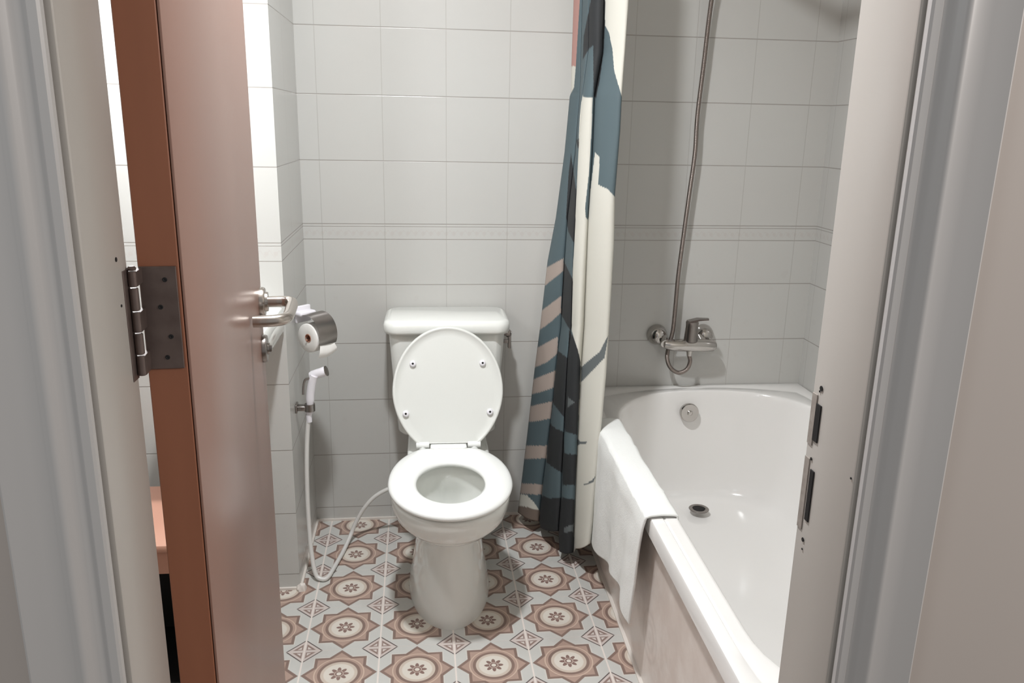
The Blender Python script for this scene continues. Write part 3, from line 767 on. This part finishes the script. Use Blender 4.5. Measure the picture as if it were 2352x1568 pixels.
# ------------------------------------------------------------------ hand bidet sprayer, bracket and hose
SY = -0.335
br = thing('sprayer_bracket', 'small chrome wall bracket holding the white bidet sprayer', 'bracket', (0.0, SY, 0.545))
bm = bmesh.new(); box(bm, (0.0, -0.018, -0.012), (0.006, 0.018, 0.014), 0.002); box(bm, (0.004, -0.013, -0.007), (0.030, 0.013, 0.008), 0.003)
bobj('wall_plate', bm, M_CHROMED, br, angle=50)
bm = bmesh.new(); n = 28
for z0, z1 in ((-0.010, 0.012),):
    loft(bm, [[Vector((0.041 + r*math.cos(2*PI*k/n), r*math.sin(2*PI*k/n), z)) for k in range(n)] for r, z in ((0.0115, z0), (0.0155, z0), (0.0155, z1), (0.0115, z1), (0.0115, z0))], False, False)
bmesh.ops.remove_doubles(bm, verts=bm.verts, dist=1e-6)
bobj('holder_ring', bm, M_CHROMED, br)
spr = thing('bidet_sprayer', 'white hand bidet sprayer with trigger hanging beside the toilet', 'sprayer', (0.041, SY, 0.545))
bm = bmesh.new(); tube(bm, catmull([(-0.004, 0, -0.028), (0, 0, 0.0), (0.004, -0.002, 0.045), (0.012, -0.004, 0.085), (0.018, -0.005, 0.102)], 6), [0.0085]*3 + [0.0105]*6 + [0.0125]*8 + [0.0125]*8, 18)
bobj('grip', bm, M_WPL, spr, angle=50)
bm = bmesh.new(); lathe(bm, (0.006, 0.004, 0.098), (1.0, -0.12, 0.34), [(-0.001, 0.011), (0.006, 0.0135), (0.044, 0.015), (0.048, 0.014), (0.050, 0.001)], 28)
bobj('spray_head', bm, M_WPL, spr, angle=50)
bm = bmesh.new(); lathe(bm, Vector((0.006, 0.004, 0.098)) + Vector((1.0, -0.12, 0.34)).normalized()*0.0485, (1.0, -0.12, 0.34), [(0, 0.0155), (0.003, 0.0155), (0.0035, 0.011)], 28)
bobj('spray_face', bm, M_CHROMED, spr)
bm = bmesh.new(); tube(bm, catmull([(0.008, -0.008, 0.095), (-0.008, -0.010, 0.09), (-0.014, -0.010, 0.07), (-0.016, -0.010, 0.045)], 6), 0.0035, 10)
bobj('trigger', bm, M_CHROMED, spr)
bm = bmesh.new()
Hq = [(0.037, SY, 0.520), (0.034, SY, 0.50), (0.028, SY, 0.44), (0.024, -0.34, 0.36), (0.022, -0.345, 0.26), (0.024, -0.355, 0.16), (0.030, -0.372, 0.08), (0.042, -0.392, 0.022), (0.060, -0.400, 0.0085), (0.078, -0.392, 0.0085), (0.093, -0.330, 0.009), (0.112, -0.235, 0.0085), (0.128, -0.165, 0.022), (0.150, -0.15, 0.07), (0.180, -0.15, 0.122), (0.215, -0.15, 0.160), (0.26, -0.15, 0.186), (0.31, -0.15, 0.20), (0.365, -0.15, 0.205)]
tube(bm, catmull(Hq, 10), 0.0068, 14)
tag(bobj('sprayer_hose', bm, M_HOSE), 'white plastic hose running from bidet sprayer along floor to toilet', 'hose')
bm = bmesh.new(); tube(bm, [(0.037, SY, 0.523), (0.0375, SY, 0.500)], [0.0095, 0.0085], 16)
o = bobj('hose_nut', bm, M_WPL, bpy.data.objects['sprayer_hose'])
# lump of old caulk and rusty stain at the corner of the block
bm = bmesh.new(); bmesh.ops.create_icosphere(bm, subdivisions=3, radius=1)
for v in bm.verts:
    k = 1 + 0.25*noise.noise(v.co*1.7)
    v.co = Vector((0.006+v.co.x*0.016*k, YN-0.004+v.co.y*0.014*k, max(0.0, v.co.z*0.022*k)))
o = bobj('caulk_lump', bm, M_CAULK); o['kind'] = 'structure'; o.name = 'trim_7'

# ------------------------------------------------------------------ washbasin and wooden cabinet in the left part
wb = thing('washbasin', 'white ceramic washbasin on the wall behind the open door', 'washbasin', (-0.118, YN, 0.0))
bm = bmesh.new()
def bas(hw, d, z, r=0.02, bow=0.02): return rrect(-hw, hw, -d, -0.001, z, r, 8, bow)
loft(bm, [bas(0.09, 0.30, 0.792, 0.02, 0.01), bas(0.112, 0.38, 0.804, 0.02, 0.02), bas(0.116, 0.388, 0.815, 0.012, 0.02), bas(0.116, 0.388, 0.868, 0.012, 0.02), bas(0.112, 0.384, 0.874, 0.012, 0.02),
          [p+Vector((0, -0.075, 0)) for p in bas(0.085, 0.28, 0.874, 0.05, 0.02)], [p+Vector((0, -0.08, 0)) for p in bas(0.078, 0.265, 0.86, 0.05, 0.02)], [p+Vector((0, -0.10, 0)) for p in bas(0.05, 0.20, 0.81, 0.04, 0.01)]])
bobj('basin', bm, M_CER, wb, angle=50)
bm = bmesh.new(); tube(bm, catmull([(-0.06, -0.045, 0.87), (-0.06, -0.05, 0.93), (-0.04, -0.09, 0.955), (-0.02, -0.13, 0.94)], 8), 0.011, 16); lathe(bm, (-0.06, -0.045, 0.87), (0,0,1), [(0, 0.024), (0.03, 0.02)], 24)
bobj('tap', bm, M_CHROME, wb)
cab = thing('wooden_cabinet', 'low pinkish wooden cabinet with open dark front behind the door', 'cabinet', (-0.36, -0.8, 0.0))
bm = bmesh.new(); box(bm, (-0.20, -0.16, 0.428), (0.20, 0.16, 0.447), 0.005); bobj('cabinet_top', bm, M_BOX, cab)
bm = bmesh.new(); box(bm, (-0.19, -0.15, 0.37), (0.19, -0.135, 0.427), 0.002); bobj('front_rail', bm, M_BOX, cab)
for x in (-0.19, 0.175):
    bm = bmesh.new(); box(bm, (x, -0.134 if x < 0 else -0.134, 0.0), (x+0.015, 0.15, 0.427), 0.002); bobj('side_panel', bm, M_BLACK, cab)  # sides coloured black so the opening reads as deep shade
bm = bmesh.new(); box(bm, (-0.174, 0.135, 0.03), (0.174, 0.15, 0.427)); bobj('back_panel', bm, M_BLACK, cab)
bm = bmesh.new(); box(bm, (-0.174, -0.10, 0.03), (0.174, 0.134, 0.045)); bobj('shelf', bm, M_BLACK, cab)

# ------------------------------------------------------------------ lamps
cl = thing('ceiling_light', 'round flush ceiling light in the bathroom', 'ceiling light', (0.30, -1.22, ZC))
bm = bmesh.new(); lathe(bm, (0,0,0), (0,0,-1), [(0, 0.13), (0.02, 0.13), (0.022, 0.12)], 40); bobj('base', bm, M_CEIL, cl)
bm = bmesh.new(); lathe(bm, (0,0,-0.0215), (0,0,-1), [(0, 0.118), (0.012, 0.11), (0.022, 0.08), (0.026, 0.001)], 40); bobj('diffuser', bm, M_LAMP, cl)
wl = thing('globe_light', 'white globe light shade hanging over the washbasin', 'pendant light', (-0.32, -0.82, ZC))
bm = bmesh.new(); lathe(bm, (0,0,0), (0,0,-1), [(0, 0.05), (0.015, 0.048), (0.02, 0.01), (0.30, 0.006), (0.305, 0.03), (0.34, 0.03)], 24); bobj('stem', bm, M_CHROME, wl)
bm = bmesh.new(); lathe(bm, (0,0,-0.32), (0,0,-1), [(0, 0.012), (0.455, 0.012), (0.46, 0.03), (0.48, 0.075), (0.483, 0.073), (0.464, 0.026), (0.46, 0.001)], 32); bobj('lamp_shade', bm, M_WPL, wl)
